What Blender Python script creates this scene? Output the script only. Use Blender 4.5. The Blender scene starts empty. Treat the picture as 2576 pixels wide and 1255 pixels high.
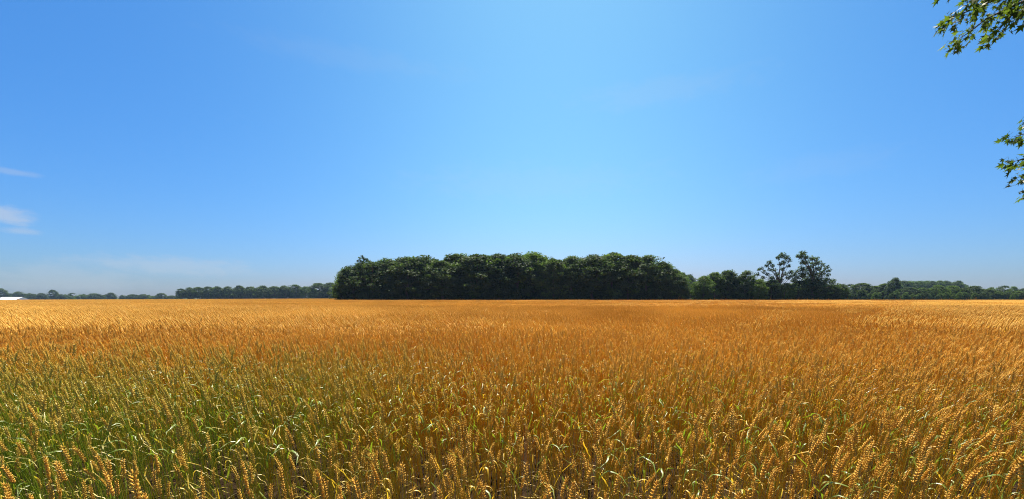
import bpy, math, random
import numpy as np
from mathutils import Vector

# ------------------------------------------------------------------ camera, world, sun
S = bpy.context.scene
COL = S.collection
F_PX, CX, CY, WPX = 1000.0, 1288.0, 960.0, 2576.0
PITCH = math.atan(211.0 / 1000.0)
SP, CP = math.sin(PITCH), math.cos(PITCH)
EYE = 1.6

cam_data = bpy.data.cameras.new('camera')
cam = bpy.data.objects.new('camera', cam_data)
COL.objects.link(cam)
cam.location = (0, 0, EYE)
cam.rotation_euler = (math.pi / 2 - PITCH, 0, 0)
cam_data.sensor_width = 36.0
cam_data.lens = 36.0 * F_PX / WPX
cam_data.shift_y = 332.5 / WPX
cam_data.clip_start = 0.05
cam_data.clip_end = 30000
S.camera = cam


def ray(X, Y):
    u, v = (X - CX) / F_PX, (CY - Y) / F_PX
    return np.array([u, CP + v * SP, -SP + v * CP])


def P(X, Y, d):
    """world point that lies at distance d (along +Y) on the line of sight of a photo point"""
    r = ray(X, Y)
    return r * (d / r[1]) + np.array([0, 0, EYE])


def proj(p):
    """photo point (2576 wide) of world points (n,3)"""
    p = np.asarray(p, float) - np.array([0, 0, EYE])
    zf = p[:, 1] * CP - p[:, 2] * SP
    v = p[:, 1] * SP + p[:, 2] * CP
    zf = np.where(zf > 1e-3, zf, 1e-3)
    return CX + F_PX * p[:, 0] / zf, CY - F_PX * v / zf


SUN_EL, SUN_AZ = math.radians(66), math.radians(4)      # ahead of the camera, a little to the right
sun_dir = Vector((math.sin(SUN_AZ) * math.cos(SUN_EL), math.cos(SUN_AZ) * math.cos(SUN_EL), math.sin(SUN_EL)))
sun_data = bpy.data.lights.new('sun', 'SUN')
sun_data.energy = 5.0
sun_data.angle = math.radians(0.53)
sun_data.color = (1.0, 0.93, 0.82)
sun = bpy.data.objects.new('sun', sun_data)
sun.rotation_euler = sun_dir.to_track_quat('Z', 'Y').to_euler()
sun.location = (0, 0, 60)
COL.objects.link(sun)

world = bpy.data.worlds.new('World')
S.world = world
world.use_nodes = True
wn, wl = world.node_tree.nodes, world.node_tree.links
wn.clear()


def wnode(t, **kw):
    n = wn.new(t)
    for k, v in kw.items():
        setattr(n, k, v)
    return n


sky = wnode('ShaderNodeTexSky', sky_type='NISHITA', sun_disc=False)
sky.sun_elevation = SUN_EL
sky.sun_rotation = SUN_AZ
sky.altitude = 200
sky.air_density = 1.0
sky.dust_density = 0.6
sky.ozone_density = 2.0
hsv = wnode('ShaderNodeHueSaturation')
hsv.inputs['Saturation'].default_value = 1.12
wl.new(sky.outputs[0], hsv.inputs['Color'])
tc = wnode('ShaderNodeTexCoord')
sep = wnode('ShaderNodeSeparateXYZ')
wl.new(tc.outputs['Generated'], sep.inputs[0])


def wmath(op, a, b=None, c=None, clamp=False):
    n = wnode('ShaderNodeMath', operation=op, use_clamp=clamp)
    for i, x in enumerate((a, b, c)):
        if x is None:
            continue
        if isinstance(x, (int, float)):
            n.inputs[i].default_value = x
        else:
            wl.new(x, n.inputs[i])
    return n.outputs[0]


az = wmath('ARCTAN2', sep.outputs[0], sep.outputs[1])
el = wmath('ARCSINE', sep.outputs[2])
mp = wnode('ShaderNodeMapping')
mp.inputs['Scale'].default_value = (26, 26, 70)
wl.new(tc.outputs['Generated'], mp.inputs['Vector'])
nz = wnode('ShaderNodeTexNoise')
nz.inputs['Scale'].default_value = 1.0
nz.inputs['Detail'].default_value = 6
nz.inputs['Roughness'].default_value = 0.6
wl.new(mp.outputs[0], nz.inputs['Vector'])
cloud = None
for (X, Y, rx, ry, k) in ((5, 541, 105, 26, 0.5), (50, 580, 65, 11, 0.32), (30, 431, 90, 9, 0.22), (440, 668, 230, 30, 0.28), (150, 700, 260, 45, 0.2), (1650, 232, 280, 45, 0.08), (1330, 460, 360, 55, 0.07), (900, 150, 300, 40, 0.05), (2050, 420, 260, 40, 0.05)):
    r = ray(X, Y); r = r / np.linalg.norm(r)
    r2 = ray(X + rx, Y); r2 = r2 / np.linalg.norm(r2)
    r3 = ray(X, Y - ry); r3 = r3 / np.linalg.norm(r3)
    a0, e0 = math.atan2(r[0], r[1]), math.asin(r[2])
    ra, re = abs(math.atan2(r2[0], r2[1]) - a0), abs(math.asin(r3[2]) - e0)
    da = wmath('DIVIDE', wmath('SUBTRACT', az, a0), ra)
    de = wmath('DIVIDE', wmath('SUBTRACT', el, e0), re)
    q = wmath('ADD', wmath('MULTIPLY', da, da), wmath('MULTIPLY', de, de))
    m = wmath('SUBTRACT', 1.15, wmath('SQRT', q))
    m = wmath('ADD', m, wmath('MULTIPLY', wmath('SUBTRACT', nz.outputs['Fac'], 0.5), 1.7))
    m = wmath('MULTIPLY', m, 1.05, clamp=True)
    m = wmath('MULTIPLY', wmath('MULTIPLY', m, m), wmath('SUBTRACT', 3.0, wmath('MULTIPLY', m, 2.0)))
    m = wmath('MULTIPLY', m, k)
    cloud = m if cloud is None else wmath('MAXIMUM', cloud, m)
# brightness tinted into the sky colour near the sun's bearing, deeper to both sides
sky_glow = wmath('DIVIDE', wmath('SUBTRACT', az, 0.12), 0.55)
sky_glow = wmath('EXPONENT', wmath('MULTIPLY', wmath('MULTIPLY', sky_glow, sky_glow), -1.0))
low = wmath('EXPONENT', wmath('DIVIDE', wmath('MAXIMUM', el, 0.0), -0.20))


def wmix(f, a, b, mode='MIX'):
    n = wnode('ShaderNodeMixRGB', blend_type=mode)
    for s_, x in (('Fac', f), ('Color1', a), ('Color2', b)):
        if isinstance(x, (int, float)):
            n.inputs[s_].default_value = x
        elif isinstance(x, tuple):
            n.inputs[s_].default_value = (*x, 1)
        else:
            wl.new(x, n.inputs[s_])
    return n.outputs[0]


tint = wmix(sky_glow, (0.27, 0.60, 0.86), (0.70, 1.08, 0.97))
tint_low = wmix(sky_glow, (0.28, 0.35, 0.55), (0.40, 0.29, 0.55))
tint = wmix(low, tint, tint_low)
toned = wmix(1.0, hsv.outputs[0], tint, 'MULTIPLY')
cmix = wnode('ShaderNodeMixRGB')
cmix.inputs['Color2'].default_value = (3.2, 3.4, 3.7, 1)
wl.new(cloud, cmix.inputs['Fac'])
wl.new(toned, cmix.inputs['Color1'])
bg = wnode('ShaderNodeBackground')
bg.inputs['Strength'].default_value = 0.076
wl.new(cmix.outputs[0], bg.inputs['Color'])
wout = wnode('ShaderNodeOutputWorld')
wl.new(bg.outputs[0], wout.inputs['Surface'])

S.view_settings.view_transform = 'Standard'
S.view_settings.look = 'None'
S.view_settings.exposure = 1.33
S.view_settings.gamma = 1.0
S.render.engine = 'CYCLES'
S.cycles.max_bounces = 6
S.cycles.diffuse_bounces = 3
S.cycles.glossy_bounces = 2
S.cycles.transmission_bounces = 4
S.cycles.volume_bounces = 0
S.cycles.use_denoising = True
S.cycles.denoiser = 'OPENIMAGEDENOISE'
S.cycles.denoising_input_passes = 'RGB_ALBEDO_NORMAL'
S.cycles.denoising_prefilter = 'NONE'
S.cycles.filter_width = 1.1

# ------------------------------------------------------------------ helpers
rng = np.random.default_rng(11)


def sstep(a, b, x):
    t = np.clip((np.asarray(x, float) - a) / (b - a), 0, 1)
    return t * t * (3 - 2 * t)


def ground_h(x, y):
    """the land falls away gently to the far left"""
    x = np.asarray(x, float)
    return -1.55 * sstep(150, 385, -x) - 2.7 * sstep(395, 600, -x) * sstep(300, 420, y)


def tag(o, label=None, cat=None, group=None, kind=None):
    if label: o['label'] = label
    if cat: o['category'] = cat
    if group: o['group'] = group
    if kind: o['kind'] = kind
    return o


class MB:
    """collects pieces of geometry (arrays of vertices, lists of faces, material index) for ONE mesh"""

    def __init__(self):
        self.v, self.f, self.m, self.n = [], [], [], 0

    def add(self, v, f, m=0):
        v = np.asarray(v, float).reshape(-1, 3)
        self.v.append(v)
        self.f += [tuple(i + self.n for i in q) for q in f]
        self.m += [m] * len(f)
        self.n += len(v)
        return self

    def join(self, other, m=0):
        if other.v:
            self.add(np.concatenate(other.v), other.f, m)
        return self

    def mesh(self, name, mats, smooth=False):
        me = bpy.data.meshes.new(name)
        me.from_pydata(np.concatenate(self.v).tolist() if self.v else [], [], self.f)
        for m in (mats if isinstance(mats, (list, tuple)) else [mats]):
            me.materials.append(m)
        if any(self.m):
            me.polygons.foreach_set('material_index', self.m)
        if smooth:
            me.polygons.foreach_set('use_smooth', [True] * len(me.polygons))
        me.update()
        return me

    def build(self, name, mats, parent=None, smooth=False):
        o = bpy.data.objects.new(name, self.mesh(name, mats, smooth))
        COL.objects.link(o)
        o.parent = parent
        return o


def quad_mesh(name, verts, mats, midx=None):
    """many separate quads in one mesh, quickly: verts (n,4,3)"""
    n = len(verts)
    me = bpy.data.meshes.new(name)
    me.vertices.add(n * 4)
    me.vertices.foreach_set('co', np.ascontiguousarray(verts, dtype=np.float32).ravel())
    me.loops.add(n * 4)
    me.loops.foreach_set('vertex_index', np.arange(n * 4, dtype=np.int32))
    me.polygons.add(n)
    me.polygons.foreach_set('loop_start', np.arange(0, n * 4, 4, dtype=np.int32))
    for m in mats:
        me.materials.append(m)
    if midx is not None:
        me.polygons.foreach_set('material_index', np.asarray(midx, dtype=np.int32))
    me.update()
    me.validate()
    return me


def tube(path, radii, sides=6, cap=True):
    path = np.asarray(path, float)
    n = len(path)
    t = np.gradient(path, axis=0)
    t /= np.linalg.norm(t, axis=1)[:, None] + 1e-9
    ref = np.array([0.31, 0.95, 0.02]) if abs(t[0][1]) < 0.9 else np.array([1.0, 0.1, 0.0])
    a = np.cross(t, ref); a /= np.linalg.norm(a, axis=1)[:, None] + 1e-9
    b = np.cross(t, a)
    an = np.linspace(0, 2 * np.pi, sides, endpoint=False)
    v = (path[:, None] + (a[:, None] * np.cos(an)[None, :, None] + b[:, None] * np.sin(an)[None, :, None]) * np.asarray(radii, float)[:, None, None]).reshape(-1, 3)
    f = [(i * sides + j, i * sides + (j + 1) % sides, (i + 1) * sides + (j + 1) % sides, (i + 1) * sides + j) for i in range(n - 1) for j in range(sides)]
    if cap:
        f += [tuple(range(sides))[::-1], tuple(range((n - 1) * sides, n * sides))]
    return v, f


def empty(name, loc):
    o = bpy.data.objects.new(name, None)
    o.empty_display_size = 0.1
    COL.objects.link(o)
    o.location = loc
    return o


# ------------------------------------------------------------------ materials
def new_mat(name):
    m = bpy.data.materials.new(name)
    m.use_nodes = True
    nt = m.node_tree
    nt.nodes.clear()
    return m, nt.nodes, nt.links


def nd(nodes, t, **kw):
    n = nodes.new(t)
    for k, v in kw.items():
        setattr(n, k, v)
    return n


def mth(nodes, links, op, a, b=None, c=None, clamp=False):
    n = nodes.new('ShaderNodeMath')
    n.operation = op
    n.use_clamp = clamp
    for i, x in enumerate((a, b, c)):
        if x is None:
            continue
        if isinstance(x, (int, float)):
            n.inputs[i].default_value = x
        else:
            links.new(x, n.inputs[i])
    return n.outputs[0]


def mixc(nodes, links, fac, a, b):
    n = nodes.new('ShaderNodeMixRGB')
    for s, x in (('Fac', fac), ('Color1', a), ('Color2', b)):
        if isinstance(x, (int, float)):
            n.inputs[s].default_value = x
        elif isinstance(x, tuple):
            n.inputs[s].default_value = (*x, 1)
        else:
            links.new(x, n.inputs[s])
    return n.outputs[0]


def thin_surface(m, n, l, color, trans_color, trans, rough, spec=0.35):
    """leaf-like matter: diffuse + light passing through + a soft sheen"""
    d = nd(n, 'ShaderNodeBsdfDiffuse')
    t = nd(n, 'ShaderNodeBsdfTranslucent')
    l.new(color, d.inputs['Color'])
    l.new(trans_color, t.inputs['Color'])
    mx = nd(n, 'ShaderNodeMixShader')
    mx.inputs[0].default_value = trans
    l.new(d.outputs[0], mx.inputs[1])
    l.new(t.outputs[0], mx.inputs[2])
    g = nd(n, 'ShaderNodeBsdfGlossy')
    g.inputs['Roughness'].default_value = rough
    g.inputs['Color'].default_value = (1, 0.97, 0.92, 1)
    fr = nd(n, 'ShaderNodeFresnel')
    fr.inputs['IOR'].default_value = 1.42
    k = mth(n, l, 'MULTIPLY', mth(n, l, 'MINIMUM', fr.outputs[0], 0.22), spec)
    mx2 = nd(n, 'ShaderNodeMixShader')
    l.new(k, mx2.inputs[0])
    l.new(mx.outputs[0], mx2.inputs[1])
    l.new(g.outputs[0], mx2.inputs[2])
    o = nd(n, 'ShaderNodeOutputMaterial')
    l.new(mx2.outputs[0], o.inputs['Surface'])
    return m


def unripe_mask(n, l, floor=0.1):
    """0..1: how green the crop still is, in patches of the field (greenest near the left of the front)"""
    geo = nd(n, 'ShaderNodeNewGeometry')
    sp = nd(n, 'ShaderNodeSeparateXYZ')
    l.new(geo.outputs['Position'], sp.inputs[0])
    nz = nd(n, 'ShaderNodeTexNoise')
    nz.inputs['Scale'].default_value = 0.55
    nz.inputs['Detail'].default_value = 4
    l.new(geo.outputs['Position'], nz.inputs['Vector'])
    near = mth(n, l, 'MULTIPLY_ADD', sp.outputs[1], -0.40, 2.25, clamp=True)          # fades out some five metres into the field
    left = mth(n, l, 'MULTIPLY_ADD', sp.outputs[0], -0.32, 0.14)
    left = mth(n, l, 'MINIMUM', mth(n, l, 'MAXIMUM', left, floor), 0.95)
    s = mth(n, l, 'MULTIPLY', near, left)
    s = mth(n, l, 'MULTIPLY', s, mth(n, l, 'MULTIPLY_ADD', nz.outputs['Fac'], 2.2, 0.05))
    return mth(n, l, 'MULTIPLY', s, 1.0, clamp=True), geo, sp


def crop_mat(name, ripe_a, ripe_b, green, green_amount, trans, rough, spec, tboost=1.25, ripe_edge=False, floor=0.1):
    m, n, l = new_mat(name)
    mask, geo, sp = unripe_mask(n, l, floor)
    if ripe_edge:               # the ears of the outermost rows have ripened
        mask = mth(n, l, 'MULTIPLY', mask, mth(n, l, 'MULTIPLY_ADD', sp.outputs[1], 1.6, -2.5, clamp=True))
    oi = nd(n, 'ShaderNodeObjectInfo')
    nz = nd(n, 'ShaderNodeTexNoise')
    nz.inputs['Scale'].default_value = 23.0
    nz.inputs['Detail'].default_value = 1
    l.new(geo.outputs['Position'], nz.inputs['Vector'])
    big = nd(n, 'ShaderNodeTexNoise')
    big.inputs['Scale'].default_value = 0.16
    big.inputs['Detail'].default_value = 3
    l.new(geo.outputs['Position'], big.inputs['Vector'])
    r = mth(n, l, 'ADD', mth(n, l, 'MULTIPLY', nz.outputs['Fac'], 1.1), mth(n, l, 'MULTIPLY', oi.outputs['Random'], 0.35))
    r = mth(n, l, 'ADD', r, mth(n, l, 'MULTIPLY_ADD', big.outputs['Fac'], 2.4, -1.4), clamp=True)
    c = mixc(n, l, r, ripe_a, ripe_b)
    gm = mth(n, l, 'MULTIPLY', mask, green_amount)
    per = mth(n, l, 'MULTIPLY_ADD', oi.outputs['Random'], 1.0, 0.5, clamp=True)
    gm = mth(n, l, 'MULTIPLY', gm, per, clamp=True)
    c = mixc(n, l, gm, c, green)
    tb = nd(n, 'ShaderNodeMixRGB', blend_type='MULTIPLY')
    tb.inputs['Fac'].default_value = 1
    l.new(c, tb.inputs['Color1'])
    tb.inputs['Color2'].default_value = (tboost * 1.05, tboost * 1.0, tboost * 0.55, 1)
    return thin_surface(m, n, l, c, tb.outputs[0], trans, rough, spec)


M = {}
M['ear'] = crop_mat('ripe_wheat_ear', (0.63, 0.335, 0.036), (0.88, 0.555, 0.10), (0.52, 0.45, 0.07), 0.75, 0.22, 0.5, 0.35, ripe_edge=True, floor=0.05)
M['stalk'] = crop_mat('wheat_straw', (0.64, 0.26, 0.016), (0.74, 0.41, 0.045), (0.27, 0.34, 0.026), 1.15, 0.22, 0.45, 0.3, floor=0.35)
M['dry_leaf'] = crop_mat('dry_wheat_leaf', (0.70, 0.39, 0.025), (0.82, 0.57, 0.065), (0.36, 0.34, 0.045), 0.8, 0.42, 0.5, 0.28, floor=0.2)
M['green_leaf'] = crop_mat('green_wheat_leaf', (0.30, 0.26, 0.035), (0.42, 0.32, 0.05), (0.17, 0.25, 0.022), 1.3, 0.48, 0.45, 0.28, floor=0.75)


def foliage_mat(name, dark, light, trans=0.32, rough=0.45, spec=0.5):
    m, n, l = new_mat(name)
    geo = nd(n, 'ShaderNodeNewGeometry')
    oi = nd(n, 'ShaderNodeObjectInfo')
    nz = nd(n, 'ShaderNodeTexNoise')
    nz.inputs['Scale'].default_value = 0.55
    nz.inputs['Detail'].default_value = 5
    l.new(geo.outputs['Position'], nz.inputs['Vector'])
    f = mth(n, l, 'MULTIPLY_ADD', nz.outputs['Fac'], 2.2, -0.75)
    f = mth(n, l, 'ADD', f, mth(n, l, 'MULTIPLY_ADD', oi.outputs['Random'], 0.6, -0.25), clamp=True)
    c = mixc(n, l, f, dark, light)
    tb = nd(n, 'ShaderNodeMixRGB', blend_type='MULTIPLY')
    tb.inputs['Fac'].default_value = 1
    l.new(c, tb.inputs['Color1'])
    tb.inputs['Color2'].default_value = (1.5, 1.6, 0.7, 1)
    return thin_surface(m, n, l, c, tb.outputs[0], trans, rough, spec)


M['foliage'] = foliage_mat('dark_tree_foliage', (0.032, 0.054, 0.026), (0.060, 0.090, 0.030), 0.34, 0.6, 0.07)
M['foliage_light'] = foliage_mat('light_tree_foliage', (0.055, 0.095, 0.022), (0.10, 0.155, 0.034), 0.42, 0.6, 0.07)
M['maple'] = foliage_mat('maple_foliage', (0.045, 0.075, 0.016), (0.13, 0.17, 0.026), 0.5, 0.5, 0.16)


def bark_mat(name, a, b):
    m, n, l = new_mat(name)
    geo = nd(n, 'ShaderNodeNewGeometry')
    mp = nd(n, 'ShaderNodeMapping')
    mp.inputs['Scale'].default_value = (9, 9, 1.6)
    l.new(geo.outputs['Position'], mp.inputs['Vector'])
    nz = nd(n, 'ShaderNodeTexNoise')
    nz.inputs['Scale'].default_value = 1.0
    nz.inputs['Detail'].default_value = 6
    l.new(mp.outputs[0], nz.inputs['Vector'])
    c = mixc(n, l, nz.outputs['Fac'], a, b)
    p = nd(n, 'ShaderNodeBsdfPrincipled')
    p.inputs['Roughness'].default_value = 0.9
    l.new(c, p.inputs['Base Color'])
    bp = nd(n, 'ShaderNodeBump')
    bp.inputs['Strength'].default_value = 0.6
    l.new(nz.outputs['Fac'], bp.inputs['Height'])
    l.new(bp.outputs[0], p.inputs['Normal'])
    o = nd(n, 'ShaderNodeOutputMaterial')
    l.new(p.outputs[0], o.inputs['Surface'])
    return m


M['bark'] = bark_mat('tree_bark', (0.05, 0.038, 0.028), (0.14, 0.11, 0.085))


def panel_mat(name, a, b, rough, metal=0.0, ribs=0.0):
    m, n, l = new_mat(name)
    tcn = nd(n, 'ShaderNodeTexCoord')
    nz = nd(n, 'ShaderNodeTexNoise')
    nz.inputs['Scale'].default_value = 0.5
    nz.inputs['Detail'].default_value = 6
    l.new(tcn.outputs['Object'], nz.inputs['Vector'])
    c = mixc(n, l, nz.outputs['Fac'], a, b)
    p = nd(n, 'ShaderNodeBsdfPrincipled')
    p.inputs['Roughness'].default_value = rough
    p.inputs['Metallic'].default_value = metal
    l.new(c, p.inputs['Base Color'])
    if ribs:
        wv = nd(n, 'ShaderNodeTexWave')
        wv.inputs['Scale'].default_value = ribs
        l.new(tcn.outputs['Object'], wv.inputs['Vector'])
        bp = nd(n, 'ShaderNodeBump')
        bp.inputs['Strength'].default_value = 0.3
        l.new(wv.outputs['Fac'], bp.inputs['Height'])
        l.new(bp.outputs[0], p.inputs['Normal'])
    o = nd(n, 'ShaderNodeOutputMaterial')
    l.new(p.outputs[0], o.inputs['Surface'])
    return m


M['roof_white'] = panel_mat('white_sheet_roof', (0.56, 0.57, 0.57), (0.64, 0.64, 0.63), 0.5, 0.0, 1.2)
M['barn_wall'] = panel_mat('grey_barn_siding', (0.40, 0.43, 0.45), (0.52, 0.54, 0.55), 0.7, 0.0, 1.5)
M['barn_door'] = panel_mat('pale_barn_door', (0.62, 0.60, 0.60), (0.72, 0.70, 0.70), 0.6)
M['barn_trim'] = panel_mat('dark_barn_trim', (0.10, 0.10, 0.11), (0.15, 0.15, 0.16), 0.6)

# ground: bare soil under the crop, rough grass beyond it
m, n, l = new_mat('field_soil')
geo = nd(n, 'ShaderNodeNewGeometry')
n1 = nd(n, 'ShaderNodeTexNoise'); n1.inputs['Scale'].default_value = 6; n1.inputs['Detail'].default_value = 9; n1.inputs['Roughness'].default_value = 0.7
l.new(geo.outputs['Position'], n1.inputs['Vector'])
soil = mixc(n, l, n1.outputs['Fac'], (0.009, 0.005, 0.003), (0.045, 0.028, 0.014))
n2 = nd(n, 'ShaderNodeTexNoise'); n2.inputs['Scale'].default_value = 0.05; n2.inputs['Detail'].default_value = 6
l.new(geo.outputs['Position'], n2.inputs['Vector'])
grass = mixc(n, l, n2.outputs['Fac'], (0.035, 0.045, 0.014), (0.075, 0.07, 0.028))
sp = nd(n, 'ShaderNodeSeparateXYZ')
l.new(geo.outputs['Position'], sp.inputs[0])
far = mth(n, l, 'MULTIPLY_ADD', sp.outputs[1], 0.05, -6.0, clamp=True)
c = mixc(n, l, far, soil, grass)
p = nd(n, 'ShaderNodeBsdfPrincipled'); p.inputs['Roughness'].default_value = 1.0; p.inputs['Specular IOR Level'].default_value = 0.05
l.new(c, p.inputs['Base Color'])
bp = nd(n, 'ShaderNodeBump'); bp.inputs['Strength'].default_value = 0.9; bp.inputs['Distance'].default_value = 0.05
l.new(n1.outputs['Fac'], bp.inputs['Height'])
l.new(bp.outputs[0], p.inputs['Normal'])
o = nd(n, 'ShaderNodeOutputMaterial'); l.new(p.outputs[0], o.inputs['Surface'])
M['soil'] = m

# ------------------------------------------------------------------ ground
gx = np.unique(np.concatenate([np.linspace(-700, 300, 101), np.linspace(-12, 12, 97), -np.geomspace(700, 9000, 14), np.geomspace(300, 9000, 14)]))
gy = np.unique(np.concatenate([np.linspace(-60, 800, 87), np.linspace(-2, 14, 65), np.geomspace(800, 12000, 16), [-4000, -800, -200]]))
GX, GY = np.meshgrid(gx, gy)
GZ = ground_h(GX, GY)
near = (np.abs(GX) < 12) & (GY > -2) & (GY < 14)
GZ = GZ + np.where(near, rng.uniform(-0.02, 0.02, GX.shape), 0)
nxg, nyg = len(gx), len(gy)
gf = [(j * nxg + i, j * nxg + i + 1, (j + 1) * nxg + i + 1, (j + 1) * nxg + i) for j in range(nyg - 1) for i in range(nxg - 1)]
g = MB().add(np.stack([GX, GY, GZ], -1).reshape(-1, 3), gf).build('ground', M['soil'], smooth=True)
tag(g, 'brown soil and rough grass under and around the wheat', 'ground', kind='structure')

# ------------------------------------------------------------------ wheat: parts of a plant
def stem_curve(L, lean, curve, az_, n=9):
    """path of a stalk with its ear: leans by lean (rad) and bends over by curve more near the tip"""
    t = np.linspace(0, 1, n)
    a = lean * (0.25 + 0.75 * t) + curve * t ** 4
    dx = np.sin(a); dz = np.cos(a)
    ds = L / (n - 1)
    x = np.concatenate([[0], np.cumsum((dx[1:] + dx[:-1]) / 2)]) * ds
    z = np.concatenate([[0], np.cumsum((dz[1:] + dz[:-1]) / 2)]) * ds
    return np.stack([x * math.cos(az_), x * math.sin(az_), z], -1), a[-1]


def ovoid(c, d, s, L, w):
    """a pointed grain husk: from c along d, length L, half width w, flattened across"""
    d = d / np.linalg.norm(d)
    a = np.cross(d, s); a /= np.linalg.norm(a) + 1e-9
    b = np.cross(d, a)
    rings = [(0.25, 0.85), (0.55, 1.0), (0.82, 0.5)]
    v = [c]
    for t, k in rings:
        for q in range(5):
            an = q * 2 * math.pi / 5
            v.append(c + d * L * t + (a * math.cos(an) + b * 0.75 * math.sin(an)) * w * k)
    v.append(c + d * L)
    f = [(0, 1 + (q + 1) % 5, 1 + q) for q in range(5)]
    for r_ in range(2):
        f += [(1 + r_ * 5 + q, 1 + r_ * 5 + (q + 1) % 5, 6 + r_ * 5 + (q + 1) % 5, 6 + r_ * 5 + q) for q in range(5)]
    f += [(11 + q, 11 + (q + 1) % 5, 16) for q in range(5)]
    return np.array(v), f


def ear_mb(p0, ang, az_, L, R, bend, detail, g):
    """an ear of wheat from p0, pointing along ang from the vertical in the plane az_"""
    mb = MB()
    nseg = 11
    t = np.linspace(0, 1, nseg)
    a = ang + bend * t
    h = np.concatenate([[0], np.cumsum(np.sin(a[1:]))]) * L / (nseg - 1)
    z = np.concatenate([[0], np.cumsum(np.cos(a[1:]))]) * L / (nseg - 1)
    axis = p0 + np.stack([h * math.cos(az_), h * math.sin(az_), z], -1)
    roll = g.uniform(0, math.pi)
    if detail == 2:
        N = 17
        for i in range(N):
            u = i / (N - 1)
            k = u * (nseg - 1) * 0.93
            j = min(int(k), nseg - 2)
            c = axis[j] + (axis[j + 1] - axis[j]) * (k - j)
            d = axis[j + 1] - axis[j]; d = d / np.linalg.norm(d)
            s0 = np.cross(d, [math.sin(roll), math.cos(roll), 0.2]); s0 /= np.linalg.norm(s0)
            s1 = np.cross(d, s0)
            sd = 1 if i % 2 else -1
            w = R * (0.62 + 0.5 * math.sin(math.pi * min(1, (u + 0.12) * 0.9)))
            for off in (-1, 1):
                dd = d * 1.0 + s0 * sd * 0.52 + s1 * off * 0.38 + g.normal(0, 0.12, 3)
                if i == N - 1:
                    dd = d + s1 * off * 0.25
                v, f = ovoid(c + s0 * sd * R * 0.15, dd, s0, L * 0.16, w * 0.54)
                mb.add(v, f)
                if u > 0.4 or g.random() < 0.5:       # short awn
                    tip = v[-1]; e = tip + (dd / np.linalg.norm(dd)) * L * g.uniform(0.05, 0.17)
                    mb.add([tip - s1 * 0.0004, tip + s1 * 0.0004, e], [(0, 1, 2)])
    else:
        ns = 6 if detail == 1 else 4
        rr = (1.6 * np.array([0.4, 1.1, 0.72, 1.15, 0.75, 1.1, 0.7, 0.95, 0.6, 0.6, 0.12]) if detail == 1 else np.array([0.4, 0.9, 1, 1, 1, 1, 1, 0.9, 0.8, 0.6, 0.1])) * R
        idx = np.arange(nseg) if detail == 1 else np.array([0, 3, 7, 10])
        v, f = tube(axis[idx], rr[idx], ns, cap=False)
        mb.add(v, f)
    return mb


def leaf_mb(p0, az_, L, W, rise, droop, twist, g, n=8):
    """a blade that rises from the stalk, folds over and hangs"""
    t = np.linspace(0, 1, n)
    a = rise + droop * sstep(0.15, 0.75, t) + g.normal(0, 0.08, n)
    h = np.concatenate([[0], np.cumsum(np.sin(a[1:]))]) * L / (n - 1)
    z = np.concatenate([[0], np.cumsum(np.cos(a[1:]))]) * L / (n - 1)
    yaw = az_ + np.cumsum(g.normal(0, 0.08, n))
    c = p0 + np.stack([h * np.cos(yaw), h * np.sin(yaw), z], -1)
    w = W * np.minimum(1, 0.45 + 1.4 * t) * (1 - t ** 3.0) + 0.0006
    tw = twist * t ** 1.5
    side = np.stack([-np.sin(yaw), np.cos(yaw), 0 * yaw], -1)
    nrm = np.stack([-np.cos(a) * np.cos(yaw), -np.cos(a) * np.sin(yaw), np.sin(a)], -1)
    sd = side * np.cos(tw)[:, None] + nrm * np.sin(tw)[:, None]
    up = np.cross(sd, np.gradient(c, axis=0)); up /= np.linalg.norm(up, axis=1)[:, None] + 1e-9
    l_, r_ = c - sd * w[:, None] + up * w[:, None] * 0.3, c + sd * w[:, None] + up * w[:, None] * 0.3
    v = np.stack([l_, c, r_], 1).reshape(-1, 3)
    f = []
    for i in range(n - 1):
        b = i * 3
        f += [(b, b + 1, b + 4, b + 3), (b + 1, b + 2, b + 5, b + 4)]
    return MB().add(v, f)


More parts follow.
